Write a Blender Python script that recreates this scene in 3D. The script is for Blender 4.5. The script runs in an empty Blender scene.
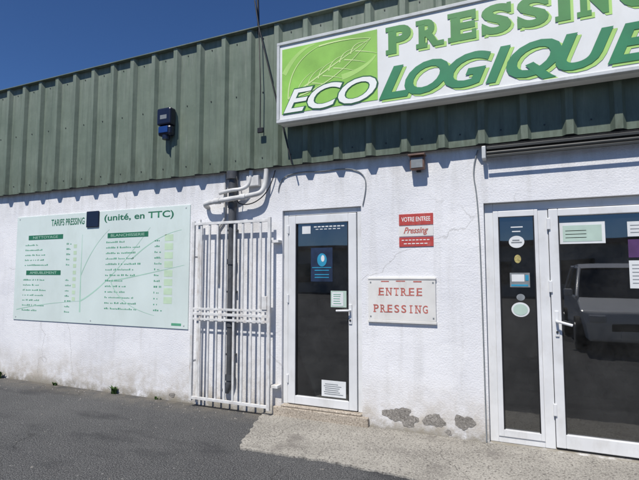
import bpy, bmesh, math, random
from mathutils import Vector, Matrix
random.seed(7)
R=math.radians
scene=bpy.context.scene
# ---------------------------------------------------------------- materials
def nodes(name):
    m=bpy.data.materials.new(name); m.use_nodes=True
    nt=m.node_tree; b=nt.nodes['Principled BSDF']
    return m,nt,b
def N(nt,t,**k):
    n=nt.nodes.new(t)
    for a,v in k.items(): setattr(n,a,v)
    return n
def c4(c): return (c[0],c[1],c[2],1)
def mat(name,col,rough=.5,var=.12,scale=6,bump=0.0,bscale=80,metal=0,spec=.5,dist=.003,grime=None,gamt=.5,gscale=7):
    m,nt,b=nodes(name)
    tc=N(nt,'ShaderNodeTexCoord'); no=N(nt,'ShaderNodeTexNoise'); no.inputs['Scale'].default_value=scale; no.inputs['Detail'].default_value=6
    nt.links.new(tc.outputs['Object'],no.inputs['Vector'])
    cr=N(nt,'ShaderNodeValToRGB'); cr.color_ramp.elements[0].position=.3; cr.color_ramp.elements[1].position=.7
    cr.color_ramp.elements[0].color=c4([x*(1-var) for x in col]); cr.color_ramp.elements[1].color=c4([min(1,x*(1+var*.6)) for x in col])
    nt.links.new(no.outputs['Fac'],cr.inputs['Fac']); out=cr.outputs['Color']
    if grime: out=mixc(nt,ramp(nt,noise(nt,tc.outputs['Object'],gscale,7,.7,(1,1,.45)),.52,.72,0,gamt),out,grime)
    nt.links.new(out,b.inputs['Base Color'])
    b.inputs['Roughness'].default_value=rough; b.inputs['Metallic'].default_value=metal
    b.inputs['Specular IOR Level'].default_value=spec
    if bump>0:
        n2=N(nt,'ShaderNodeTexNoise'); n2.inputs['Scale'].default_value=bscale; n2.inputs['Detail'].default_value=4
        nt.links.new(tc.outputs['Object'],n2.inputs['Vector'])
        bp=N(nt,'ShaderNodeBump'); bp.inputs['Strength'].default_value=bump; bp.inputs['Distance'].default_value=dist
        nt.links.new(n2.outputs['Fac'],bp.inputs['Height']); nt.links.new(bp.outputs['Normal'],b.inputs['Normal'])
    return m
def mixc(nt,fac,a,b_,blend='MIX'):
    n=N(nt,'ShaderNodeMix',data_type='RGBA',blend_type=blend)
    if isinstance(fac,(int,float)): n.inputs[0].default_value=fac
    else: nt.links.new(fac,n.inputs[0])
    for i,v in ((6,a),(7,b_)):
        if isinstance(v,tuple): n.inputs[i].default_value=c4(v)
        else: nt.links.new(v,n.inputs[i])
    return n.outputs[2]
def noise(nt,vec,scale,detail=5,rough=.55,mapscale=None):
    if mapscale:
        mp=N(nt,'ShaderNodeMapping'); mp.inputs['Scale'].default_value=mapscale; nt.links.new(vec,mp.inputs['Vector']); vec=mp.outputs['Vector']
    n=N(nt,'ShaderNodeTexNoise'); n.inputs['Scale'].default_value=scale; n.inputs['Detail'].default_value=detail; n.inputs['Roughness'].default_value=rough
    nt.links.new(vec,n.inputs['Vector']); return n.outputs['Fac']
def ramp(nt,fac,p0,p1,v0=0,v1=1):
    n=N(nt,'ShaderNodeMapRange'); n.inputs['From Min'].default_value=p0; n.inputs['From Max'].default_value=p1
    n.inputs['To Min'].default_value=v0; n.inputs['To Max'].default_value=v1; nt.links.new(fac,n.inputs['Value']); return n.outputs['Result']
def mul(nt,a,b_,op='MULTIPLY'):
    n=N(nt,'ShaderNodeMath',operation=op)
    for i,v in ((0,a),(1,b_)):
        if isinstance(v,(int,float)): n.inputs[i].default_value=v
        else: nt.links.new(v,n.inputs[i])
    return n.outputs[0]
def bump(nt,b,h,strength,dist,prev=None):
    bp=N(nt,'ShaderNodeBump'); bp.inputs['Strength'].default_value=strength; bp.inputs['Distance'].default_value=dist
    nt.links.new(h,bp.inputs['Height'])
    if prev: nt.links.new(prev,bp.inputs['Normal'])
    nt.links.new(bp.outputs['Normal'],b.inputs['Normal']); return bp.outputs['Normal']
def cracks(nt,v,scale,width,warp=.5):
    vo=N(nt,'ShaderNodeTexVoronoi',feature='DISTANCE_TO_EDGE'); vo.inputs['Scale'].default_value=scale
    wn=N(nt,'ShaderNodeTexNoise'); wn.inputs['Scale'].default_value=2.5; wn.inputs['Detail'].default_value=6; nt.links.new(v,wn.inputs['Vector'])
    vm=N(nt,'ShaderNodeVectorMath',operation='MULTIPLY_ADD'); nt.links.new(wn.outputs['Color'],vm.inputs[0]); vm.inputs[1].default_value=(warp,warp,warp); nt.links.new(v,vm.inputs[2]); nt.links.new(vm.outputs[0],vo.inputs['Vector'])
    return ramp(nt,vo.outputs['Distance'],.0,width,1,0)

def wall_mat():
    m,nt,b=nodes('white_roughcast')
    tc=N(nt,'ShaderNodeTexCoord'); v=tc.outputs['Object']
    sep=N(nt,'ShaderNodeSeparateXYZ'); nt.links.new(v,sep.inputs[0])
    big=noise(nt,v,1.3,6); col=mixc(nt,ramp(nt,big,.35,.7),(.73,.735,.75),(.83,.83,.835))
    streak=noise(nt,v,3.0,6,.6,(3.5,1,.30)); col=mixc(nt,ramp(nt,streak,.52,.78,0,.38),col,(.50,.49,.46))
    # blotchy overpainted repairs
    rp=noise(nt,v,.9,2,.4,(1,1,1.6)); col=mixc(nt,ramp(nt,rp,.56,.575,0,.30),col,(.88,.88,.88))
    # dirt at foot of wall
    z=ramp(nt,sep.outputs['Z'],0,.55,1,0); dn=noise(nt,v,5,8,.72)
    d=mul(nt,z,ramp(nt,dn,.34,.62)); col=mixc(nt,mul(nt,d,.95),col,(.42,.37,.29))
    z2=ramp(nt,sep.outputs['Z'],.0,.12,1,0); d2=mul(nt,z2,ramp(nt,noise(nt,v,5,6,.7),.33,.52)); col=mixc(nt,mul(nt,d2,.9),col,(.25,.23,.185))
    # grime under the cladding
    z3=ramp(nt,sep.outputs['Z'],2.2,2.75,0,1); d3=mul(nt,z3,ramp(nt,noise(nt,v,4,6,.65,(2.4,1,.5)),.4,.65)); col=mixc(nt,mul(nt,d3,.6),col,(.43,.42,.39))
    # damp stain around the drain pipe
    gx=ramp(nt,mul(nt,mul(nt,sep.outputs['X'],3.0,'ADD'),0,'ADD'),-.55,.55,-1,1); ab=mul(nt,gx,0,'ADD'); ab2=N(nt,'ShaderNodeMath',operation='ABSOLUTE'); nt.links.new(ab,ab2.inputs[0])
    dp=mul(nt,ramp(nt,ab2.outputs[0],.2,1,1,0),ramp(nt,noise(nt,v,4.5,7,.7),.38,.66)); col=mixc(nt,mul(nt,dp,.5),col,(.46,.44,.40))
    sp=noise(nt,v,34,3,.5); col=mixc(nt,ramp(nt,sp,.68,.75,0,.45),col,(.40,.39,.36))
    ck=mul(nt,cracks(nt,v,.45,.004),ramp(nt,noise(nt,v,.8,3),.48,.55)); col=mixc(nt,mul(nt,ck,.45),col,(.33,.32,.30))
    nt.links.new(col,b.inputs['Base Color']); b.inputs['Roughness'].default_value=.88; b.inputs['Specular IOR Level'].default_value=.2
    n1=bump(nt,b,noise(nt,v,62,4,.6),.65,.007)
    n2=bump(nt,b,noise(nt,v,5,4,.5),.40,.02,n1)
    br=N(nt,'ShaderNodeTexBrick'); br.inputs['Scale'].default_value=1; br.inputs['Mortar Size'].default_value=.008; br.inputs['Mortar Smooth'].default_value=1
    br.inputs['Brick Width'].default_value=.5; br.inputs['Row Height'].default_value=.2
    mp=N(nt,'ShaderNodeMapping'); mp.inputs['Rotation'].default_value=(R(-90),0,0); nt.links.new(v,mp.inputs['Vector']); nt.links.new(mp.outputs['Vector'],br.inputs['Vector'])
    bump(nt,b,mul(nt,mul(nt,br.outputs['Fac'],-1),ramp(nt,noise(nt,v,1.2,3),.45,.65)),.10,.005,n2)
    return m
def clad_mat():
    m,nt,b=nodes('green_steel_cladding')
    tc=N(nt,'ShaderNodeTexCoord'); v=tc.outputs['Object']
    sep=N(nt,'ShaderNodeSeparateXYZ'); nt.links.new(v,sep.inputs[0])
    col=mixc(nt,ramp(nt,noise(nt,v,2.2,7,.6),.35,.7),(.125,.165,.125),(.175,.218,.170))
    # each sheet a touch different
    sn=N(nt,'ShaderNodeTexWhiteNoise',noise_dimensions='1D'); nt.links.new(mul(nt,mul(nt,sep.outputs['X'],1.065,'DIVIDE'),0,'FLOOR'),sn.inputs['W'])
    col=mixc(nt,mul(nt,sn.outputs['Value'],.4),col,(.20,.235,.19))
    st=noise(nt,v,4,6,.65,(5,5,.30)); col=mixc(nt,ramp(nt,st,.46,.72,0,.6),col,(.085,.11,.088))
    ch=noise(nt,v,7,7,.7,(3,3,.25)); col=mixc(nt,ramp(nt,ch,.56,.74,0,.5),col,(.27,.30,.26))
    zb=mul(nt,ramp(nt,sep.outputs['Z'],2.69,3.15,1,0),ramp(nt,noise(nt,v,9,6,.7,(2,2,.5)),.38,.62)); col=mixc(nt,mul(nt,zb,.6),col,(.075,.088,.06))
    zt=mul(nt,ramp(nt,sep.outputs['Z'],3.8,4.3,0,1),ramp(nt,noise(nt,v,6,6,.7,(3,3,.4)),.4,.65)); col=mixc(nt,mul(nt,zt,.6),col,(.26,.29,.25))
    nt.links.new(col,b.inputs['Base Color']); b.inputs['Roughness'].default_value=.6; b.inputs['Specular IOR Level'].default_value=.3
    bump(nt,b,noise(nt,v,3,3,.5),.55,.02)
    return m
def asphalt_mat():
    m,nt,b=nodes('asphalt')
    tc=N(nt,'ShaderNodeTexCoord'); v=tc.outputs['Object']
    col=mixc(nt,ramp(nt,noise(nt,v,.9,6,.6),.35,.68),(.064,.065,.067),(.104,.104,.104))
    g=noise(nt,v,120,2,.5); col=mixc(nt,ramp(nt,g,.50,.64,0,.95),col,(.24,.24,.23))
    g2=noise(nt,v,95,2,.5); col=mixc(nt,ramp(nt,g2,.5,.36,0,.9),col,(.020,.020,.022))
    d=noise(nt,v,.75,5,.6,(1,2.6,1)); col=mixc(nt,ramp(nt,d,.54,.64,0,.5),col,(.034,.035,.038))
    lt=noise(nt,v,23,2,.5); col=mixc(nt,ramp(nt,lt,.69,.73,0,.6),col,(.29,.285,.27))
    sep=N(nt,'ShaderNodeSeparateXYZ'); nt.links.new(v,sep.inputs[0])
    du=mul(nt,ramp(nt,sep.outputs['Y'],4.1,4.5,0,1),ramp(nt,noise(nt,v,5,6,.7),.35,.6)); col=mixc(nt,mul(nt,du,.7),col,(.21,.19,.155))
    cmm=mul(nt,cracks(nt,v,.55,.008,.6),ramp(nt,noise(nt,v,1.1,3),.5,.6)); col=mixc(nt,mul(nt,cmm,.6),col,(.018,.018,.018))
    nt.links.new(col,b.inputs['Base Color']); b.inputs['Roughness'].default_value=.9; b.inputs['Specular IOR Level'].default_value=.25
    n1=bump(nt,b,noise(nt,v,105,3,.6),1.0,.008); bump(nt,b,noise(nt,v,2.5,3),.3,.03,n1)
    return m
def concrete_mat(name='worn_concrete',a=(.26,.245,.215),c=(.39,.37,.325),dk=(.11,.10,.09)):
    m,nt,b=nodes(name)
    tc=N(nt,'ShaderNodeTexCoord'); v=tc.outputs['Object']
    col=mixc(nt,ramp(nt,noise(nt,v,1.8,7,.65),.35,.66),a,c)
    g=noise(nt,v,75,2,.5); col=mixc(nt,ramp(nt,g,.52,.68,0,.8),col,tuple(x*1.4 for x in c))
    g2=noise(nt,v,55,3,.6); col=mixc(nt,ramp(nt,g2,.47,.35,0,.85),col,dk)
    d=noise(nt,v,2.2,6,.7); col=mixc(nt,ramp(nt,d,.55,.68,0,.6),col,tuple(x*1.4 for x in dk))
    col=mixc(nt,mul(nt,mul(nt,cracks(nt,v,.8,.006),ramp(nt,noise(nt,v,1.0,3),.46,.52)),.6),col,(.05,.045,.04))
    nt.links.new(col,b.inputs['Base Color']); b.inputs['Roughness'].default_value=.92; b.inputs['Specular IOR Level'].default_value=.2
    n1=bump(nt,b,noise(nt,v,65,4,.65),.9,.008); bump(nt,b,noise(nt,v,6,3),.4,.02,n1)
    return m
def glass_mat():
    m=bpy.data.materials.new('tinted_window_glass'); m.use_nodes=True; nt=m.node_tree; nt.nodes.clear()
    o=N(nt,'ShaderNodeOutputMaterial'); mx=N(nt,'ShaderNodeMixShader'); fr=N(nt,'ShaderNodeFresnel'); fr.inputs['IOR'].default_value=2.15
    tr=N(nt,'ShaderNodeBsdfTransparent'); tr.inputs['Color'].default_value=(.42,.45,.46,1)
    gl=N(nt,'ShaderNodeBsdfGlossy'); gl.inputs['Roughness'].default_value=.015; gl.inputs['Color'].default_value=(.96,.96,.96,1)
    tc=N(nt,'ShaderNodeTexCoord'); bp=N(nt,'ShaderNodeBump'); bp.inputs['Strength'].default_value=.16; bp.inputs['Distance'].default_value=.01
    nt.links.new(noise(nt,tc.outputs['Object'],1.6,1),bp.inputs['Height']); nt.links.new(bp.outputs['Normal'],gl.inputs['Normal'])
    df=N(nt,'ShaderNodeBsdfDiffuse'); df.inputs['Color'].default_value=(.5,.5,.48,1); m2=N(nt,'ShaderNodeMixShader')
    nt.links.new(ramp(nt,noise(nt,tc.outputs['Object'],2.4,7,.7),.35,.75,.006,.06),m2.inputs[0])
    nt.links.new(fr.outputs[0],mx.inputs[0]); nt.links.new(tr.outputs[0],mx.inputs[1]); nt.links.new(gl.outputs[0],mx.inputs[2])
    nt.links.new(mx.outputs[0],m2.inputs[1]); nt.links.new(df.outputs[0],m2.inputs[2]); nt.links.new(m2.outputs[0],o.inputs[0])
    return m
M_wall=wall_mat(); M_clad=clad_mat(); M_asph=asphalt_mat(); M_conc=concrete_mat()
M_found=concrete_mat('threshold_concrete',(.33,.28,.22),(.46,.41,.34),(.18,.15,.12))
M_patch=concrete_mat('bare_render',(.22,.205,.185),(.32,.30,.27),(.14,.13,.115))
M_glass=glass_mat()
M_pvc=mat('white_pvc_frame',(.72,.73,.73),.38,.08,5,grime=(.48,.46,.42),gamt=.4)
M_gate=mat('white_painted_steel',(.72,.72,.70),.55,.18,14,.3,60,grime=(.38,.29,.21),gamt=.65,gscale=9)
M_pipew=mat('white_plastic_pipe',(.64,.64,.62),.5,.2,9,grime=(.34,.33,.30),gamt=.6)
M_pipeg=mat('dark_grey_pipe',(.075,.08,.088),.55,.3,9,.3,50,grime=(.22,.22,.21),gamt=.6)
M_black=mat('black_plastic',(.012,.012,.013),.5,.2,20)
M_dark=mat('dark_metal',(.03,.032,.03),.5,.3,10)
M_flash=mat('green_flashing',(.14,.175,.14),.5,.2,5,grime=(.26,.28,.25),gamt=.5)
M_box=mat('sign_white_plastic',(.79,.80,.78),.4,.05,3,grime=(.62,.61,.55),gamt=.35,gscale=3)
M_frame=mat('sign_aluminium_frame',(.58,.60,.60),.4,.12,6,grime=(.34,.35,.33),gamt=.6)
M_lime=mat('lime_green_print',(.30,.60,.10),.45,.25,2.5)
M_limelt=mat('pale_lime_print',(.62,.80,.33),.45,.1,3)
M_g1=mat('green_lettering',(.07,.26,.07),.45,.12,6)
M_g2=mat('emerald_lettering',(.03,.23,.10),.45,.12,6)
M_gl=mat('light_green_lettering',(.42,.68,.18),.45,.08,6)
M_dkg=mat('dark_green_outline',(.02,.13,.05),.45,.1,6)
M_wlet=mat('white_lettering',(.86,.88,.84),.45,.03,6)
M_board=mat('price_board_panel',(.67,.76,.72),.45,.08,1.5,grime=(.55,.63,.57),gamt=.45,gscale=3)
M_bleaf=mat('board_pale_green',(.42,.66,.52),.5,.15,3)
M_btext=mat('board_green_text',(.10,.35,.21),.5,.15,9)
M_bpill=mat('board_pill_green',(.025,.17,.09),.5,.15,9)
M_bprice=mat('board_price_cells',(.55,.71,.50),.5,.1,9)
M_navy=mat('navy_plastic',(.010,.014,.035),.3,.2,9)
M_bluel=mat('blue_beacon',(.015,.05,.20),.15,.1,9)
M_rust=mat('rusty_brown_metal',(.17,.10,.075),.6,.35,18)
M_red=mat('red_print',(.48,.06,.05),.5,.15,14,grime=(.52,.20,.17),gamt=.5,gscale=20)
M_redf=mat('faded_red_lettering',(.50,.13,.10),.55,.3,30,grime=(.62,.36,.32),gamt=.6,gscale=30)
M_cream=mat('cream_sign_board',(.74,.73,.69),.5,.10,5,.15,40,grime=(.55,.52,.45),gamt=.5,gscale=6)
M_paper=mat('white_paper',(.70,.72,.72),.7,.08,8)
M_sage=mat('sage_paper',(.45,.58,.50),.7,.1,9)
M_purple=mat('purple_poster',(.09,.035,.13),.6,.3,9)
M_cyan=mat('cyan_sticker',(.03,.30,.48),.5,.2,9)
M_dblue=mat('dark_blue_sticker',(.015,.03,.07),.5,.5,9)
M_yel=mat('yellow_sticker',(.45,.38,.14),.5,.4,60)
M_grey=mat('grey_print',(.22,.24,.25),.5,.2,20)
M_int=mat('interior_paint',(.30,.30,.29),.8,.3,2)
M_intf=mat('interior_floor_tiles',(.22,.20,.18),.5,.3,4)
M_wood=mat('counter_laminate',(.35,.32,.28),.5,.2,4)
# ---------------------------------------------------------------- helpers
def link(o,parent=None):
    scene.collection.objects.link(o)
    if parent is not None: o.parent=parent
    return o
def empty(name):
    e=bpy.data.objects.new(name,None); e.empty_display_size=.2; return link(e)
def meshobj(name,verts,faces,m,parent=None,smooth=False):
    me=bpy.data.meshes.new(name); me.from_pydata(verts,[],faces); me.update()
    if m: me.materials.append(m)
    if smooth:
        for p in me.polygons: p.use_smooth=True
    return link(bpy.data.objects.new(name,me),parent)
def boxes(name,lst,m,parent=None,bev=0.0):
    V=[];F=[]
    for (x0,x1,y0,y1,z0,z1) in lst:
        b=len(V); V+=[(x,y,z) for x in (x0,x1) for y in (y0,y1) for z in (z0,z1)]
        for f in ((0,1,3,2),(4,6,7,5),(0,4,5,1),(2,3,7,6),(0,2,6,4),(1,5,7,3)): F.append(tuple(b+i for i in f))
    o=meshobj(name,V,F,m,parent)
    if bev>0:
        md=o.modifiers.new('bevel','BEVEL'); md.width=bev; md.segments=2; md.limit_method='ANGLE'
    return o
def tube(name,pts,r,m,parent=None,smoothc=False,res=5):
    cu=bpy.data.curves.new(name,'CURVE'); cu.dimensions='3D'; cu.bevel_depth=r; cu.bevel_resolution=res; cu.use_fill_caps=True
    if smoothc:
        s=cu.splines.new('NURBS'); s.points.add(len(pts)-1)
        for i,p in enumerate(pts): s.points[i].co=(*p,1)
        s.use_endpoint_u=True; s.order_u=3; s.resolution_u=8
    else:
        s=cu.splines.new('POLY'); s.points.add(len(pts)-1)
        for i,p in enumerate(pts): s.points[i].co=(*p,1)
    tmp=bpy.data.objects.new('tmp',cu); scene.collection.objects.link(tmp)
    dg=bpy.context.evaluated_depsgraph_get(); me=bpy.data.meshes.new_from_object(tmp.evaluated_get(dg))
    bpy.data.objects.remove(tmp); me.name=name; me.materials.clear(); me.materials.append(m)
    for p in me.polygons: p.use_smooth=True
    return link(bpy.data.objects.new(name,me),parent)
def cyl(name,c,axis,r,L,m,parent=None,seg=24):
    a={'x':Vector((1,0,0)),'y':Vector((0,1,0)),'z':Vector((0,0,1))}[axis]*L/2
    c=Vector(c); return tube(name,[tuple(c-a),tuple(c+a)],r,m,parent,res=6)
def text(name,s,x0,x1,z0,z1,y,m,parent,off=0.0,shear=0.0,depth=0.0,rot=0,space=1.0):
    me=None
    for o_ in (off,off*.75,off*.5,off*.25,0):
        cu=bpy.data.curves.new(name,'FONT'); cu.body=s; cu.size=1; cu.offset=o_; cu.shear=shear; cu.extrude=depth; cu.space_character=space; cu.resolution_u=4
        tmp=bpy.data.objects.new('tmp',cu); scene.collection.objects.link(tmp)
        dg=bpy.context.evaluated_depsgraph_get(); me=bpy.data.meshes.new_from_object(tmp.evaluated_get(dg)); bpy.data.objects.remove(tmp)
        if len(me.polygons)>0: break
    xs=[v.co.x for v in me.vertices]; ys=[v.co.y for v in me.vertices]
    ax,bx,ay,by=min(xs),max(xs),min(ys),max(ys)
    for v in me.vertices:
        fx=(v.co.x-ax)/(bx-ax); fz=(v.co.y-ay)/(by-ay)
        v.co=Vector((x0+fx*(x1-x0), y-v.co.z, z0+fz*(z1-z0)))
    me.materials.clear(); me.materials.append(m); me.name=name
    o=bpy.data.objects.new(name,me); link(o,parent)
    return o
def rect(name,x0,x1,z0,z1,y,m,parent,t=.0015): return boxes(name,[(x0,x1,y-t,y,z0,z1)],m,parent)
def disc(name,cx,cz,rx,rz,y,m,parent,t=.0015,n=28):
    V=[(cx+rx*math.cos(2*math.pi*i/n),y-t,cz+rz*math.sin(2*math.pi*i/n)) for i in range(n)]+[(cx+rx*math.cos(2*math.pi*i/n),y,cz+rz*math.sin(2*math.pi*i/n)) for i in range(n)]
    F=[tuple(range(n))]+[(i,(i+1)%n,n+(i+1)%n,n+i) for i in range(n)]
    return meshobj(name,V,F,m,parent)
def ribbon(V,F,pts,w,y):
    b=len(V)
    for i,p in enumerate(pts):
        q=pts[min(i+1,len(pts)-1)]; o=pts[max(i-1,0)]
        d=Vector((q[0]-o[0],q[1]-o[1])); d.normalize(); n=Vector((-d.y,d.x))
        ww=w*(1-.75*i/(len(pts)-1))
        V+=[(p[0]+n.x*ww,y,p[1]+n.y*ww),(p[0]-n.x*ww,y,p[1]-n.y*ww)]
    for i in range(len(pts)-1): F.append((b+2*i,b+2*i+1,b+2*i+3,b+2*i+2))
def bez(p0,p1,p2,n=10):
    return [((1-t)**2*p0[0]+2*t*(1-t)*p1[0]+t*t*p2[0],(1-t)**2*p0[1]+2*t*(1-t)*p1[1]+t*t*p2[1]) for t in [i/n for i in range(n+1)]]
Y=4.5
# ---------------------------------------------------------------- ground
meshobj('asphalt_ground',[(-400,-400,0),(400,-400,0),(400,400,0),(-400,400,0)],[(0,1,2,3)],M_asph)
front=[(-2.335,3.578)]
x=-2.335
while x<7: 
    x+=.045; front.append((x,3.53+.018*math.sin(x*3.1)+random.uniform(-.016,.016)))
left=[(-2.66,4.52)]
for i in range(1,22):
    t_=i/22; left.append((-2.66+.325*t_+random.uniform(-.015,.015),4.52-.94*t_))
poly=left+front+[(7.0,4.52)]
V=[(a,b,.014) for a,b in poly]+[(a,b,-.03) for a,b in poly]; n=len(poly)
meshobj('concrete_pavement',V,[tuple(range(n))]+[(i,n+i,n+(i+1)%n,(i+1)%n) for i in range(n)],M_conc)
# ---------------------------------------------------------------- building
B=empty('laundry_shop_building')
DX0,DX1,DZ0,DZ1=-2.42,-1.51,.125,2.205
EX0,EX1,EZ1=-.325,2.55,2.16
xs=[-18,DX0,DX1,EX0,EX1,8]; zs=[-.1,.0141,DZ0,EZ1,DZ1,4.24]
V=[(a,Y,c) for c in zs for a in xs]; F=[]
for j in range(len(zs)-1):
    for i in range(len(xs)-1):
        if i==1 and 2<=j<=3: continue
        if i==3 and 1<=j<=2: continue
        k=j*len(xs)+i; F.append((k,k+1,k+1+len(xs),k+len(xs)))
w=meshobj('facade_wall',V,F,M_wall,B)
md=w.modifiers.new('s','SOLIDIFY'); md.thickness=.25; md.offset=-1
# threshold under door
boxes('door_threshold',[(-2.50,-1.44,4.455,4.499,-.02,.105),(DX0+.003,DX1-.003,4.47,4.62,.1055,.127)],M_found,B,.012)
# cladding
zb,zt=2.69,4.30; yv,yr=4.425,4.38; P=.355
pr=[]; x=-18.0
while x<8:
    j=random.uniform(-.004,.004)
    pr+=[(x,yv+j*.5),(x+P-.125+j,yv),(x+P-.095+j,yr+j*.5),(x+P-.04+j,yr),(x+P-.01,yv)]; x+=P
V=[];F=[]
for (a,b) in pr: 
    e_=random.uniform(-.002,.002); V+=[(a,b,zb+e_),(a,b,zt)]
for i in range(len(pr)-1): F.append((2*i,2*i+2,2*i+3,2*i+1))
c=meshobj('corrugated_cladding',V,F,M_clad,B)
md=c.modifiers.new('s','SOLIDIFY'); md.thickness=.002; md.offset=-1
boxes('roof_flashing',[(-18,8,4.36,4.72,zt+.001,zt+.012)],M_flash,B)
boxes('flat_roof',[(-18,8,4.72,14,4.1,4.2)],M_dark,B)
boxes('cladding_rail',[(-18,8,4.43,4.497,2.70,2.76)],M_dark,B)
L=[]; x=-18.0
while x<8:
    for z in (2.80,3.55,4.18):
        L.append((x+.09,x+.102,4.418,4.4245,z,z+.012)); 
    x+=P
boxes('cladding_screws',L,M_dark,B)
# interior
IN=[(-4.2,-4.1,4.76,9,0,2.65),(3.6,3.7,4.76,9,0,2.65),(-4.1,3.6,9,9.1,0,2.65),(-4.2,3.7,4.76,9.1,2.66,2.75),(-.9,-.8,4.76,9,0,2.65)]
boxes('interior_walls',IN,M_int,B); boxes('interior_floor',[(-4.1,3.6,4.76,9,.001,.016)],M_intf,B)
boxes('service_counter',[(.0,2.4,6.6,7.2,.02,1.0),(-.05,2.45,6.55,7.25,1.001,1.04)],M_wood,B)
boxes('washing_machines',[(-3.9+.75*i,-3.2+.75*i,7.2,7.9,.02,1.1) for i in range(4)],M_pipew,B,.02)
for i in range(4): cyl('machine_porthole_%d'%i,(-3.55+.75*i,7.19,.6),'y',.2,.04,M_black,B)
# ---- single door
D=[(DX0+.002,DX0+.055,4.535,4.60,DZ0+.003,DZ1-.002),(DX1-.055,DX1-.002,4.535,4.60,DZ0+.003,DZ1-.002),(DX0+.055,DX1-.055,4.535,4.60,DZ1-.055,DZ1-.002)]
boxes('door_frame',D,M_pvc,B,.004)
lx0,lx1=DX0+.062,DX1-.062; lz0,lz1=DZ0+.012,DZ1-.062; s=.088
D=[(lx0,lx0+s,4.52,4.585,lz0,lz1),(lx1-s,lx1,4.52,4.585,lz0,lz1),(lx0+s,lx1-s,4.52,4.585,lz1-s,lz1),(lx0+s,lx1-s,4.52,4.585,lz0,lz0+s)]
boxes('door_leaf',D,M_pvc,B,.006)
g=.012
D=[(lx0+s+.0005,lx0+s+g,4.528,4.56,lz0+s,lz1-s),(lx1-s-g,lx1-s-.0005,4.528,4.56,lz0+s,lz1-s)]
boxes('door_gasket',D,M_black,B)
boxes('door_glass',[(lx0+s-.005,lx1-s+.005,4.545,4.551,lz0+s-.005,lz1-s+.005)],M_glass,B)
boxes('door_handle_plate',[(-1.655,-1.62,4.508,4.5195,1.0,1.20)],M_pvc,B,.004)
tube('door_handle_lever',[(-1.637,4.515,1.14),(-1.637,4.465,1.14),(-1.66,4.455,1.14),(-1.77,4.455,1.135)],.011,M_pvc,B)
cyl('door_lock_cylinder',(-1.637,4.505,1.04),'y',.010,.01,M_dark,B)
boxes('door_hinges',[(DX0+.05,DX0+.075,4.505,4.534,z,z+.09) for z in (.35,1.2,1.95)],M_pvc,B,.004)
gy=4.5445
rect('door_sticker_poster',-2.095,-1.845,1.43,1.79,gy,M_dblue,B)
disc('door_sticker_emblem',-1.965,1.66,.055,.07,gy-.002,M_cyan,B)
disc('door_sticker_emblem_spot',-1.955,1.675,.02,.035,gy-.004,M_paper,B)
boxes('door_sticker_lines',[(-2.05,-1.885,gy-.0035,gy-.002,z,z+.009) for z in (1.47,1.50,1.545)]+[(-2.08,-1.86,gy-.0035,gy-.002,1.575,1.583)],M_cyan,B)
rect('door_top_label',-2.20,-2.10,1.945,2.035,gy,M_paper,B)
rect('door_hours_label',-1.865,-1.69,1.165,1.335,gy,M_sage,B)
rect('door_hours_label_inner',-1.85,-1.725,1.18,1.32,gy-.002,M_paper,B)
boxes('door_top_lettering',[(-2.06+i*.045,-2.06+i*.045+.033,gy-.0015,gy,2.01,2.022) for i in range(8)]+[(-2.04+i*.05,-2.04+i*.05+.033,gy-.0015,gy,1.985,1.993) for i in range(6)],M_paper,B)
boxes('door_label_print',[(-1.835,-1.745-random.uniform(0,.03),gy-.005,gy-.0036,z,z+.006) for z in (1.20,1.225,1.25,1.275,1.295)],M_btext,B)
rect('door_bottom_notice',-1.97,-1.70,.245,.41,gy,M_paper,B)
boxes('door_notice_print',[(-1.95+random.uniform(0,.02),-1.73-random.uniform(0,.08),gy-.0035,gy-.002,z,z+.006) for z in (.27,.29,.31,.33,.35,.37)],M_grey,B)
# ---- entrance (side light + double leaf)
fy0,fy1=4.56,4.63
e=[(EX0+.002,EX0+.075,fy0,fy1,.016,EZ1-.002),(EX0+.075,EX1-.075,fy0,fy1,EZ1-.075,EZ1-.002),(.125,.205,fy0,fy1,.016,EZ1-.075),(EX0+.075,.125,fy0,fy1,.016,.07),(EX1-.075,EX1-.002,fy0,fy1,.016,EZ1-.075)]
boxes('entrance_frame',e,M_pvc,B,.004)
def leaf(x0,x1,nm,sw=.075,y0=4.545,y1=4.615,zz0=.035,zz1=EZ1-.08,bot=.115):
    boxes(nm+'_leaf',[(x0,x0+sw,y0,y1,zz0,zz1),(x1-sw,x1,y0,y1,zz0,zz1),(x0+sw,x1-sw,y0,y1,zz1-.065,zz1),(x0+sw,x1-sw,y0,y1,zz0,zz0+bot)],M_pvc,B,.006)
    boxes(nm+'_gasket',[(x0+sw+.0005,x0+sw+.01,y0+.008,y1-.01,zz0+bot,zz1-.065),(x1-sw-.01,x1-sw-.0005,y0+.008,y1-.01,zz0+bot,zz1-.065)],M_black,B)
    boxes(nm+'_glass',[(x0+sw-.005,x1-sw+.005,y0+.03,y0+.036,zz0+bot-.005,zz1-.06)],M_glass,B)
boxes('sidelight_stops',[(EX0+.0755,-.205,4.55,4.615,.0705,EZ1-.0755),(.095,.1245,4.55,4.615,.0705,EZ1-.0755),(-.205,.095,4.55,4.615,EZ1-.13,EZ1-.0755),(-.205,.095,4.55,4.615,.0705,.13)],M_pvc,B,.003)
boxes('sidelight_glass',[(-.21,.10,4.58,4.586,.125,EZ1-.125)],M_glass,B)
boxes('sidelight_gasket',[(-.2045,-.195,4.556,4.57,.1305,EZ1-.1305),(.085,.0945,4.556,4.57,.1305,EZ1-.1305)],M_black,B)
leaf(.2095,1.33,'entrance_door'); leaf(1.335,2.47,'entrance_door_second')
boxes('entrance_handle_plate',[(.232,.262,4.533,4.5445,.97,1.19)],M_pvc,B,.004)
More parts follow.
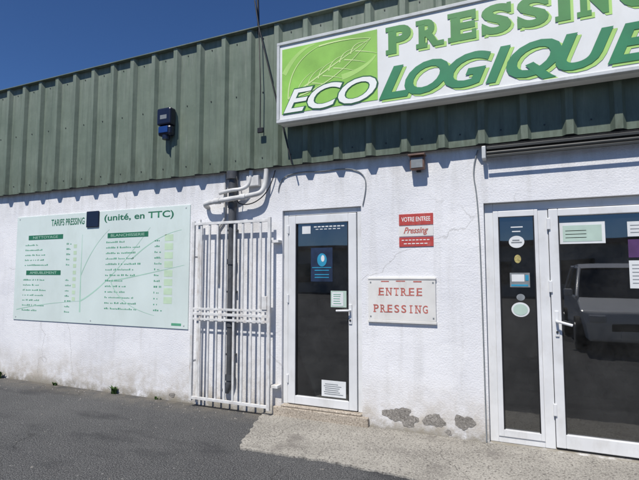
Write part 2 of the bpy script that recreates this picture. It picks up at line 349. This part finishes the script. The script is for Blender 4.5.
tube('entrance_handle_lever',[(.247,4.54,1.10),(.247,4.49,1.10),(.265,4.48,1.10),(.36,4.48,1.075)],.012,M_pvc,B)
cyl('entrance_lock_cylinder',(.247,4.530,1.01),'y',.010,.01,M_dark,B)
boxes('entrance_hinges',[(.195,.222,4.528,4.5595,z,z+.1) for z in (.3,1.35,1.9)],M_pvc,B,.004)
sy=4.5795
disc('sidelight_round_sticker',-.055,1.80,.065,.055,sy,M_paper,B)
boxes('sidelight_round_print',[(-.10,-.01,sy-.003,sy-.0016,1.79,1.80),(-.09,-.03,sy-.003,sy-.0016,1.81,1.82)],M_grey,B)
boxes('sidelight_top_lettering',[(-.10,.0,sy-.0015,sy,1.93,1.94),(-.09,-.02,sy-.0015,sy,1.89,1.9)],M_paper,B)
disc('sidelight_yellow_sticker',-.05,1.645,.028,.038,sy,M_yel,B)
rect('sidelight_card',-.12,.045,1.39,1.52,sy,M_grey,B); rect('sidelight_card_inner',-.105,.0,1.44,1.505,sy-.002,M_paper,B)
boxes('sidelight_card_print',[(-.11,.03,sy-.0035,sy-.002,1.40,1.415),(.008,.035,sy-.0035,sy-.002,1.45,1.50)],M_cyan,B)
disc('sidelight_oval_sticker',-.035,1.30,.035,.03,sy,M_grey,B)
disc('sidelight_white_oval',-.04,1.19,.075,.065,sy,M_paper,B); disc('sidelight_white_oval_mark',-.04,1.19,.06,.05,sy-.002,M_sage,B)
dy=4.5745
rect('entrance_label',.295,.64,1.77,1.955,dy,M_paper,B); rect('entrance_label_inner',.32,.615,1.79,1.93,dy-.002,M_sage,B)
boxes('entrance_label_print',[(.34,.5,dy-.0035,dy-.002,1.82+.03*i,1.826+.03*i) for i in range(3)],M_paper,B)
rect('entrance_poster_a',.80,.98,1.82,1.945,dy,M_paper,B)
rect('entrance_poster_b',.80,.98,1.645,1.795,dy,M_purple,B)
rect('entrance_poster_c',.80,.98,1.39,1.62,dy,M_paper,B)
boxes('entrance_poster_print',[(.82,.95-random.uniform(0,.05),dy-.003,dy-.0016,z,z+.006) for z in (1.85,1.88,1.91,1.43,1.46,1.49,1.52,1.55,1.58)],M_grey,B)
# peeling patches on wall base
def blob(name,cx,cz,rx,rz,seed,m=None):
    rnd=random.Random(seed); n=64; pts=[]; ph=[rnd.uniform(0,6.28) for _ in range(6)]
    yy=Y-.0022-.0004*seed
    for i in range(n):
        a=2*math.pi*i/n; k=1+.20*math.sin(2*a+ph[0])+.15*math.sin(3*a+ph[1])+.08*math.sin(5*a+ph[2])+.05*math.sin(11*a+ph[3])+rnd.uniform(-.035,.035)
        pts.append((cx+rx*k*math.cos(a),yy,cz+rz*k*math.sin(a)))
    meshobj(name,[(cx,yy,cz)]+pts,[(0,1+(i+1)%n,1+i) for i in range(n)],m or M_patch,B)
blob('bare_render_patch_a',-1.16,.165,.115,.07,1); blob('bare_render_patch_b',-1.04,.115,.08,.05,2)
blob('bare_render_patch_c',-.81,.15,.085,.065,3); blob('bare_render_patch_d',-.54,.165,.075,.07,4)
blob('bare_render_patch_e',-.68,.06,.03,.02,5); blob('bare_render_patch_f',-3.9,.07,.05,.02,6)
# ---------------------------------------------------------------- shop sign
S=empty('shop_sign'); sx0,sx1,sz0,sz1,syf,syb=-2.33,1.62,3.09,3.95,4.20,4.37
boxes('sign_case',[(sx0,sx1,syf+.004,syb,sz0,sz1)],M_box,S,.006)
t=.028
boxes('sign_frame',[(sx0-.004,sx1+.004,syf-.012,syf+.05,sz0-.004,sz0+t),(sx0-.004,sx1+.004,syf-.012,syf+.05,sz1-t,sz1+.004),(sx0-.004,sx0+t,syf-.0115,syf+.0495,sz0+t,sz1-t),(sx1-t,sx1+.004,syf-.0115,syf+.0495,sz0+t,sz1-t)],M_frame,S,.004)
boxes('sign_brackets',[(x,x+.04,4.30,4.42,3.951,3.99) for x in (-1.6,-.3,1.0)],M_dark,S)
f=syf+.002
rect('leaf_panel',-2.275,-1.235,3.175,3.875,f,M_lime,S)
V=[];F=[]; yy=f-.0035
ribbon(V,F,bez((-2.2,3.33),(-1.9,3.5),(-1.30,3.80),14),.011,yy)
for k in range(6):
    t0=.12+.13*k; bx=-2.2+.9*t0; bz=3.33+.47*t0*(.75+.25*t0)+.01
    ribbon(V,F,bez((bx,bz),(bx+.02,bz+.12),(bx+.17,bz+.19-.02*k),8),.006,yy-.0001*k)
    ribbon(V,F,bez((bx+.05,bz+.02),(bx+.16,bz+.0),(bx+.27,bz-.045),8),.006,yy-.0001*k)
ribbon(V,F,bez((-2.2,3.33),(-2.2,3.72),(-1.85,3.83),14),.008,yy-.001)
ribbon(V,F,bez((-1.85,3.83),(-1.55,3.86),(-1.30,3.80),14),.008,yy-.001)
ribbon(V,F,bez((-2.2,3.33),(-1.7,3.36),(-1.30,3.80),14),.008,yy-.0012)
meshobj('leaf_drawing',V,F,M_limelt,S)
V=[];F=[]
ribbon(V,F,bez((-2.25,3.6),(-2.1,3.85),(-1.9,3.86),12),.03,f-.0025)
ribbon(V,F,bez((-1.6,3.46),(-1.35,3.5),(-1.25,3.62),12),.03,f-.0025)
meshobj('leaf_shading',V,F,M_gl,S)
# PRESSING slab letters
def slab(ch,x0,wd,z0,z1,y,m,tag):
    sh=.046
    text('letter_'+ch.lower()+tag,ch,x0+(.025 if ch in 'PREIN' else 0),x0+wd-(.02 if ch in 'RN' else 0),z0,z1,y,m,S,off=.045)
    L=[]; st=.058; bx=x0+.025; o=.022
    def foot(a,b,z): L.append((a,b,y-.0008,y-.0003,z,z+sh))
    if ch in 'PR': foot(x0,bx+st+o,z0)
    if ch in 'PREN': foot(x0,bx+st,z1-sh)
    if ch=='E': foot(x0,bx+st,z0); L.append((x0+wd-sh*.8,x0+wd,y-.0008,y-.0003,z0,z0+.09)); L.append((x0+wd-sh*.8,x0+wd,y-.0008,y-.0003,z1-.09,z1))
    if ch=='I': foot(x0,x0+wd,z0); foot(x0,x0+wd,z1-sh)
    if ch=='R': foot(x0+wd-.085,x0+wd+.01,z0)
    if ch=='N': foot(x0,bx+st+o,z0); foot(x0+wd-.09,x0+wd+.012,z1-sh)
    if ch=='S': L.append((x0+wd-.035,x0+wd,y-.0008,y-.0003,z1-.095,z1-.005)); L.append((x0,x0+.035,y-.0008,y-.0003,z0+.005,z0+.095))
    if ch=='G': L.append((x0+wd-.035,x0+wd,y-.0008,y-.0003,z1-.095,z1-.005))
    if L: boxes('serifs_'+ch.lower()+tag,L,m,S)
px=-1.15
for ch in 'PRESSING':
    wd=.115 if ch=='I' else .245
    slab(ch,px+.022,wd,3.575,3.845,f-.0005,M_gl,'_shade'); slab(ch,px,wd,3.597,3.867,f-.0035,M_g1,'_face'); px+=wd+.045
# ECOLOGIQUE
text('eco_outline','ECO',-2.265,-1.225,3.165,3.435,f-.005,M_dkg,S,off=.045,shear=.35,space=.93)
text('eco_face','ECO',-2.250,-1.240,3.178,3.422,f-.008,M_wlet,S,off=.018,shear=.35,space=.95)
adv=[('L',.235),('O',.335),('G',.335),('I',.16),('Q',.355),('U',.345),('E',.29)]
tot=sum(a for _,a in adv); px=-1.225; k=0
for ch,a in adv:
    a=a*2.19/tot; wd=a+(.055 if ch!='I' else .045); z0=3.165
    c_='O' if ch=='Q' else ch
    text('logique_shade_'+ch.lower(),c_,px+.028,px+wd+.028,z0-.022,3.453,f-.001-.0002*k,M_gl,S,off=.03,shear=.35)
    text('logique_face_'+ch.lower(),c_,px,px+wd,z0,3.475,f-.005-.0003*k,M_g2,S,off=.03,shear=.35)
    if ch=='Q':
        for nm,dx_,dz_,yq,mq in (('shade',.028,-.022,f-.00265,M_gl),('face',0,0,f-.0068,M_g2)):
            p_=[(px+.15,z0+.105),(px+.215,z0+.125),(px+.345,z0-.005),(px+.385,z0-.03),(px+.28,z0-.035),(px+.25,z0-.01)]
            meshobj('logique_tail_'+nm,[(a_+dx_,yq,b_+dz_) for a_,b_ in p_],[tuple(range(6))],mq,S)
    px+=a; k+=1
# ---------------------------------------------------------------- price board
PB=empty('price_list_board'); by=Y-.012
boxes('board_panel',[(-6.87,-3.68,by,Y+.002,.855,2.35)],M_board,PB,.002)
q=by-.0012
text('board_title_a','TARIFS PRESSING',-6.13,-5.47,2.19,2.285,q,M_bpill,PB,off=.02)
text('board_title_b','(unité, en TTC)',-5.10,-3.93,2.19,2.30,q,M_bpill,PB,off=.02)
boxes('board_dark_box',[(-5.42,-5.19,by-.02,by-.0005,2.14,2.36)],M_navy,PB,.01)  # raised dark rectangle between the two title texts
boxes('board_pills',[(-6.60,-5.88,by-.002,by-.0006,2.005,2.07),(-6.62,-5.90,by-.002,by-.0006,1.50,1.565),(-5.03,-4.33,by-.002,by-.0006,1.985,2.05)],M_bpill,PB)
text('pill_text_a','NETTOYAGE',-6.50,-5.98,2.02,2.055,by-.0035,M_bleaf,PB); text('pill_text_b','AMEUBLEMENT',-6.54,-5.98,1.515,1.55,by-.0035,M_bleaf,PB); text('pill_text_c','BLANCHISSERIE',-4.97,-4.39,2.0,2.035,by-.0035,M_bleaf,PB)
L=[]
def rows(x0,z,mx):
    x=x0; lim=x0+random.uniform(.45,1)*mx
    while x<lim:
        l=random.uniform(.010,.024)
        h=random.choice((.012,.016,.022))
        L.append((x,x+l,by-.0012,by-.0004,z,z+h)); x+=l+(.009 if random.random()<.8 else .03)
z=1.92
while z>1.62: rows(-6.66,z,.55); rows(-5.80,z,.12); z-=.072
z=1.42
while z>.98: rows(-6.68,z,.5); rows(-5.80,z,.12); z-=.072
z=1.92
while z>1.05: rows(-5.05,z,.62); rows(-4.22,z,.13); z-=.072
L.append((-3.93,-3.78,by-.0012,by-.0004,.89,.92))
boxes('board_rows',L,M_btext,PB)
boxes('board_price_cells',[(-4.06,-3.93,by-.0012,by-.0004,2.0-.11*i-.08,2.0-.11*i) for i in range(8)]+[(-5.66,-5.60,by-.0012,by-.0004,1.92-.09*i-.05,1.92-.09*i) for i in range(9)],M_bprice,PB)
V=[];F=[]; z=by-.0008
ribbon(V,F,[(-5.50,1.0),(-5.505,1.5),(-5.50,2.05)],.012,z)
ribbon(V,F,bez((-5.50,1.15),(-5.0,1.35),(-4.3,2.1),14),.010,z-.0002)
ribbon(V,F,bez((-4.95,1.42),(-4.4,1.5),(-3.75,1.62),14),.009,z-.0003)
ribbon(V,F,bez((-4.6,1.7),(-4.2,2.0),(-3.8,2.05),14),.008,z-.0004)
ribbon(V,F,bez((-5.50,1.5),(-5.3,1.9),(-5.0,2.1),14),.007,z-.0005)
ribbon(V,F,bez((-4.95,1.42),(-4.8,1.1),(-4.2,1.0),14),.007,z-.0006)
ribbon(V,F,bez((-6.8,1.0),(-6.3,1.1),(-5.50,1.15),14),.006,z-.0007)
meshobj('board_leaf_lines',V,F,M_bleaf,PB)
boxes('board_screws',[(x,x+.018,by-.005,by-.0004,z,z+.018) for x in (-6.82,-5.3,-3.75) for z in (.89,2.31)],M_frame,PB)
# ---------------------------------------------------------------- red notices
RN=empty('red_notice_sign')
boxes('notice_upper_plate',[(-1.116,-.784,4.492,4.4995,1.985,2.095)],M_red,RN,.001)
text('notice_upper_text','VOTRE ENTREE',-1.09,-.81,2.02,2.065,4.4905,M_wlet,RN,off=.01)
boxes('notice_middle_plate',[(-1.116,-.784,4.492,4.4995,1.875,1.975)],M_cream,RN,.001)
text('notice_middle_text','Pressing',-1.07,-.83,1.885,1.965,4.4905,M_redf,RN,off=.02,shear=.4)
boxes('notice_lower_plate',[(-1.116,-.784,4.492,4.4995,1.775,1.865)],M_red,RN,.001)
boxes('notice_lower_lines',[(-1.09+i*.035,-1.09+i*.035+.024,4.4905,4.4915,1.835,1.843) for i in range(8)]+[(-1.07+i*.04,-1.07+i*.04+.03,4.4905,4.4915,1.80,1.808) for i in range(6)],M_wlet,RN)
# ---------------------------------------------------------------- entrance sign
ES=empty('entrance_sign')
boxes('sign_board',[(-1.433,-.77,4.478,4.4995,1.06,1.455)],M_cream,ES,.004)
boxes('sign_board_rim',[(-1.438,-.765,4.472,4.4995,1.035,1.0595),(-1.438,-.765,4.472,4.4995,1.4555,1.475)],M_cream,ES,.003)
# serif lettering: thin Latin letters with small slab feet
def serif_word(tag,word,x0,x1,z0,z1,y):
    n=len(word); p=(x1-x0)/n; L=[]; k=0
    for ch in word:
        a=x0+p*k; w_=p*(.70 if ch!='I' else .16); a+= (p-w_)/2
        text('%s_%s_%d'%(tag,ch.lower(),k),ch,a,a+w_,z0,z1,y,M_redf,ES,off=.014)
        h=.008; s_=.018
        def ft(u,z): L.append((u-s_*.6,u+s_,y-.0006,y-.0002,z,z+h))
        if ch in 'PRENI' or ch=='T':
            if ch=='T': ft(a+w_/2,z0)
            else:
                ft(a+.004,z0)
                if ch!='E': ft(a+.004,z1-h)
        if ch=='I': ft(a+.004,z1-h)
        if ch=='R': ft(a+w_,z0)
        if ch=='N': ft(a+w_-.006,z1-h)
        k+=1
    # remove duplicates
    boxes(tag+'_serifs',list(dict.fromkeys(L)),M_redf,ES)
serif_word('entree','ENTREE',-1.335,-.885,1.30,1.375,4.4765)
serif_word('pressing','PRESSING',-1.385,-.835,1.135,1.21,4.4765)
boxes('sign_old_tape',[(-1.30,-1.22,4.4765,4.4775,1.432,1.442),(-1.15,-1.06,4.4765,4.4775,1.435,1.445),(-.98,-.90,4.4765,4.4775,1.43,1.442)],M_redf,ES)
boxes('sign_screws',[(x,x+.014,4.475,4.4778,z,z+.014) for x in (-1.415,-.80) for z in (1.085,1.42)],M_grey,ES)
# ---------------------------------------------------------------- gate
G=empty('white_metal_gate'); gx0,gx1,gz0,gz1=-3.56,-2.505,.07,2.13; y0=4.385
boxes('gate_stiles',[(gx0,gx0+.035,y0-.005,y0+.025,gz0,gz1),(gx1-.035,gx1,y0-.005,y0+.025,gz0,gz1)],M_gate,G,.003)
rails=[(gx0+.0355,gx1-.0355,y0-.003,y0+.023,z,z+.03) for z in (gz0+.02,1.04,gz1-.05)]+[(gx0+.0355,gx1-.0355,y0-.002,y0+.004,z,z+.025) for z in (.985,1.10)]
boxes('gate_rails',rails,M_gate,G,.002)
n=9; L=[]
for i in range(1,n):
    x=gx0+.015+(gx1-gx0-.03)*i/n+random.uniform(-.003,.003)
    L.append((x-.012,x+.012,y0+.005,y0+.022,gz0+.0505,1.0395)); L.append((x-.012,x+.012,y0+.005,y0+.022,1.0705,gz1-.0505))
boxes('gate_bars',L,M_gate,G,.002)
boxes('gate_second_stile',[(gx0+.065,gx0+.095,y0+.028,y0+.05,gz0-.02,gz1+.02)],M_gate,G,.002)
boxes('gate_lock_box',[(gx1-.10,gx1-.036,y0-.012,y0+.03,1.1255,1.27)],M_gate,G,.004)
boxes('gate_hinges',[(gx1-.02,gx1+.08,y0+.03,4.499,z,z+.03) for z in (.3,1.85)],M_gate,G,.003)
boxes('gate_wall_hooks',[(gx0+.01,gx0+.03,y0+.026,4.499,z,z+.02) for z in (.5,1.7)],M_gate,G)
# ---------------------------------------------------------------- drain pipe + conduits
DP=empty('drain_pipe')
dx=-3.05
tube('pipe_body',[(dx,4.452,2.68),(dx,4.452,.30),(dx-.05,4.44,.20)],.043,M_pipeg,DP)
for i,z in enumerate((2.52,2.30,1.65,.95,.36)): cyl('pipe_collar_%d'%i,(dx,4.452,z),'z',.052,.06,M_pipeg,DP)
tube('pipe_head',[(dx,4.452,2.60),(dx,4.452,2.69)],.07,M_pipeg,DP)
boxes('pipe_clamps',[(dx-.06,dx+.06,4.44,4.499,z,z+.02) for z in (2.0,1.3,.6)],M_pipeg,DP)
CP=empty('white_conduit_pipes')
tube('conduit_main',[(-3.42,4.49,2.30),(-3.42,4.44,2.31),(-3.36,4.37,2.335),(-2.72,4.37,2.38),(-2.62,4.42,2.42),(-2.60,4.45,2.60),(-2.60,4.45,2.68)],.028,M_pipew,CP,True)
tube('conduit_upper',[(-3.22,4.45,2.45),(-3.05,4.375,2.46),(-2.88,4.43,2.47),(-2.80,4.45,2.55),(-2.80,4.45,2.68)],.022,M_pipew,CP,True)
tube('conduit_drop',[(-3.17,4.475,2.68),(-3.17,4.475,2.15),(-3.25,4.475,2.05),(-3.25,4.475,1.4)],.015,M_pipew,CP)
tube('loose_wire',[(-3.0,4.45,2.66),(-2.93,4.40,2.50),(-2.97,4.39,2.30),(-2.75,4.42,2.28),(-2.55,4.46,2.45),(-2.50,4.47,2.66)],.006,M_black,CP,True)
boxes('junction_box',[(-2.86,-2.70,4.44,4.499,2.50,2.62)],M_pipew,CP,.008)
cyl('conduit_joint_a',(-3.2,4.375,2.346),'x',.036,.07,M_pipew,CP); cyl('conduit_joint_b',(-2.85,4.372,2.369),'x',.036,.07,M_pipew,CP)
# ---------------------------------------------------------------- cables
tube('wall_cable',[(-2.47,4.492,2.42),(-2.46,4.488,2.575),(-2.2,4.488,2.625),(-1.95,4.488,2.60),(-1.68,4.488,2.615),(-1.495,4.488,2.56),(-1.436,4.49,2.42),(-1.49,4.492,2.21)],.0055,M_grey,None,True)
tube('wall_cable',[(-.36,4.488,2.66),(-.42,4.488,2.5),(-.37,4.49,2.2),(-.355,4.492,1.2),(-.35,4.492,.02)],.006,M_grey,None,True)
tube('roof_cable',[(-2.72,4.36,4.62),(-2.66,4.352,4.3),(-2.45,4.352,3.5),(-2.235,4.36,2.68)],.008,M_black)
AM=empty('roof_antenna_mast')
tube('mast',[(-2.70,4.42,4.25),(-2.715,4.41,4.75)],.014,M_black,AM)
tube('mast_cable',[(-2.70,4.40,4.30),(-2.66,4.355,4.28),(-2.63,4.355,3.6),(-2.63,4.355,3.12)],.006,M_black,AM)
boxes('mast_cable_box',[(-2.665,-2.595,4.35,4.374,3.07,3.13)],M_black,AM,.006)
# ---------------------------------------------------------------- alarm siren
A=empty('alarm_siren'); ax,az=-3.935,3.33
boxes('siren_body',[(ax-.105,ax+.105,4.27,4.375,az-.02,az+.19)],M_navy,A,.02)
boxes('siren_skirt',[(ax-.10,ax+.10,4.28,4.374,az-.15,az-.021)],M_navy,A,.03)
boxes('siren_beacon',[(ax-.07,ax+.07,4.265,4.2795,az-.12,az-.04)],M_bluel,A,.006)
boxes('siren_label',[(ax-.05,ax+.05,4.268,4.2695,az+.05,az+.10)],M_grey,A)
cyl('siren_lamp',(ax,4.325,az-.165),'z',.045,.05,M_navy,A)
# ---------------------------------------------------------------- small floodlight on wall
FL=empty('wall_floodlight')
boxes('floodlight_head',[(-.98,-.84,4.39,4.46,2.51,2.64)],M_rust,FL,.012)
boxes('floodlight_hood',[(-.99,-.83,4.36,4.4595,2.6405,2.655)],M_rust,FL,.003)
boxes('floodlight_lens',[(-.965,-.855,4.387,4.3895,2.525,2.62)],M_grey,FL)
boxes('floodlight_bracket',[(-.93,-.89,4.461,4.499,2.50,2.60)],M_dark,FL)
# ---------------------------------------------------------------- awning cassette
AW=empty('awning_cassette')
tube('awning_roller',[(-.28,4.43,2.605),(2.58,4.43,2.605)],.022,M_dark,AW)
boxes('awning_housing',[(-.28,2.58,4.40,4.499,2.632,2.66)],M_dark,AW,.004)
boxes('awning_end_cap',[(-.32,-.285,4.38,4.499,2.55,2.665),(2.585,2.62,4.38,4.499,2.55,2.665)],M_frame,AW,.006)
boxes('awning_valance_bar',[(-.28,2.58,4.385,4.40,2.555,2.578)],M_dark,AW,.003)
# ---------------------------------------------------------------- weeds
M_leaf=mat('weed_leaves',(.06,.12,.025),.6,.3,20)
def weed(x,y,k,h):
    V=[];F=[]
    for i in range(k):
        a=random.uniform(0,6.28); l=h*random.uniform(.5,1); d=Vector((math.cos(a),math.sin(a)*.6-.2,0))*l*random.uniform(.3,.8)
        b=len(V); o=Vector((x+random.uniform(-.03,.03),y+random.uniform(-.02,0),0)); s=Vector((-math.sin(a),math.cos(a),0))*.006
        m_=o+d*.5+Vector((0,0,l*.7)); t_=o+d+Vector((0,0,l*.85))
        V+=[tuple(o-s),tuple(o+s),tuple(m_+s*1.5),tuple(m_-s*1.5),tuple(t_)]; F+=[(b,b+1,b+2,b+3),(b+3,b+2,b+4)]
    meshobj('weed_plant',V,F,M_leaf)
weed(-4.80,4.47,40,.12); weed(-7.05,4.46,50,.13); weed(-5.9,4.48,14,.06); weed(-4.1,4.48,12,.05)
V=[];F=[]
for i in range(260):
    x=random.uniform(-8,1.5); y=4.49-abs(random.gauss(0,.22)); 
    if random.random()<.3: y=random.uniform(1.6,4.4)
    z=.014 if (x>-2.4 and y>3.6) else 0; r=random.uniform(.004,.012); b=len(V); a=random.uniform(0,3)
    for k in range(4): V.append((x+r*math.cos(a+k*1.57)*random.uniform(.6,1.2),y+r*math.sin(a+k*1.57),z))
    V.append((x,y,z+r*.9)); F+=[(b+k,b+(k+1)%4,b+4) for k in range(4)]
meshobj('gravel',V,F,M_patch)
# ---------------------------------------------------------------- parked car (behind the camera, reflected in the glass)
C=empty('parked_car')
M_paint=mat('white_car_paint',(.78,.79,.80),.25,.04,4); M_cg=mat('car_glass',(.02,.024,.028),.05,.1,4); M_ty=mat('tyre_rubber',(.015,.015,.015),.8,.2,20); M_rim=mat('alloy_rim',(.45,.46,.47),.3,.1,9,metal=.7); M_lamp=mat('headlamp_glass',(.6,.62,.65),.1,.1,9)
cx,cyf=1.85,-1.0
prof=[(0,.25),(0,.62),(.12,.82),(.95,1.02),(1.05,1.05),(3.9,1.08),(4.35,1.0),(4.42,.6),(4.38,.28)]
def loft(name,prof,hw_fn,m,bev=.05):
    V=[];n=len(prof)
    for s in (-1,1):
        for (l,z) in prof: V.append((cx+s*hw_fn(l,z),cyf-l,z))
    F=[tuple(range(n)),tuple(range(2*n-1,n-1,-1))]+[(i,n+i,n+(i+1)%n,(i+1)%n) for i in range(n)]
    o=meshobj(name,V,F,m,C); md=o.modifiers.new('b','BEVEL'); md.width=bev; md.segments=3
    return o
loft('car_body',prof,lambda l,z:.90-(.12 if l<.05 else 0)-(.05 if z>.95 else 0),M_paint,.06)
cab=[(1.0,1.04),(1.85,1.62),(2.2,1.72),(3.7,1.70),(4.25,1.06)]
loft('car_cabin_glass',cab,lambda l,z:.84-.18*max(0,(z-1.04))/.6,M_cg,.04)
roof=[(1.82,1.635),(2.2,1.74),(3.7,1.725),(3.85,1.66)]
loft('car_roof',roof,lambda l,z:.70,M_paint,.03)
for s in (-1,1):
    tube('car_pillar_%s'%('l' if s<0 else 'r'),[(cx+s*.845,cyf-.98,1.04),(cx+s*.70,cyf-1.85,1.64),(cx+s*.69,cyf-3.7,1.70),(cx+s*.84,cyf-4.25,1.06)],.035,M_paint,C)
    tube('car_b_pillar_%s'%('l' if s<0 else 'r'),[(cx+s*.86,cyf-2.6,1.04),(cx+s*.70,cyf-2.65,1.70)],.035,M_cg,C)
    for l in (.85,3.55):
        cyl('car_tyre',(cx+s*.82,cyf-l,.33),'x',.33,.22,M_ty,C); cyl('car_rim',(cx+s*.84,cyf-l,.33),'x',.21,.21,M_rim,C)
    boxes('car_headlamp',[(cx+s*.62-.14,cx+s*.62+.14,cyf-.09,cyf+.012,.62,.76)],M_lamp,C,.03)
    boxes('car_mirror',[(cx+s*.98-.09,cx+s*.98+.09,cyf-1.4,cyf-1.28,1.05,1.2)],M_paint,C,.03)
boxes('car_grille',[(cx-.4,cx+.4,cyf-.03,cyf+.012,.45,.6)],M_black,C,.02); boxes('car_plate',[(cx-.25,cx+.25,cyf-.02,cyf+.02,.34,.43)],M_paper,C)
# unseen building, added only to vary the reflections in the glass
OB=empty('added_reflected_building')
M_ob=mat('beige_render',(.46,.43,.38),.8,.15,1)
boxes('added_reflected_walls',[(-30,34,-34,-26,-.02,3.6)],M_ob,OB); boxes('added_reflected_roof',[(-30.4,34.4,-34.4,-25.6,3.601,3.9)],M_rust,OB)
boxes('added_reflected_windows',[(x,x+2.2,-25.999,-25.9,.9,2.5) for x in range(-28,32,5)],M_cg,OB)
# ---------------------------------------------------------------- camera / light
cam=bpy.data.cameras.new('cam'); cam.sensor_width=36; cam.lens=26.2; cam.clip_end=2000; cam.clip_start=.05
co=bpy.data.objects.new('camera',cam); co.location=(0,0,1.5); co.rotation_euler=(R(94.3),0,R(23.7)); link(co); scene.camera=co
el,azs=R(55),R(5)
sd=Vector((-math.sin(azs)*math.cos(el),-math.cos(azs)*math.cos(el),math.sin(el)))
su=bpy.data.lights.new('sun','SUN'); su.energy=4.6; su.angle=R(.5); su.color=(1,.955,.89)
so=bpy.data.objects.new('sun',su); so.rotation_euler=(-sd).to_track_quat('-Z','Y').to_euler(); so.location=(0,-10,20); link(so)
w=bpy.data.worlds.new('World'); scene.world=w; w.use_nodes=True; nt=w.node_tree
sk=nt.nodes.new('ShaderNodeTexSky'); sk.sky_type='NISHITA'; sk.sun_disc=False; sk.sun_elevation=el; sk.sun_rotation=R(180+5)
sk.altitude=1200; sk.air_density=1.0; sk.dust_density=.1; sk.ozone_density=3.5
mx=nt.nodes.new('ShaderNodeMix'); mx.data_type='RGBA'; mx.blend_type='MULTIPLY'; mx.inputs[0].default_value=1; mx.inputs[7].default_value=(.47,.67,.95,1)
bg=nt.nodes['Background']; nt.links.new(sk.outputs[0],mx.inputs[6]); nt.links.new(mx.outputs[2],bg.inputs['Color']); bg.inputs['Strength'].default_value=.095
scene.view_settings.view_transform='Standard'; scene.view_settings.look='None'; scene.view_settings.exposure=0
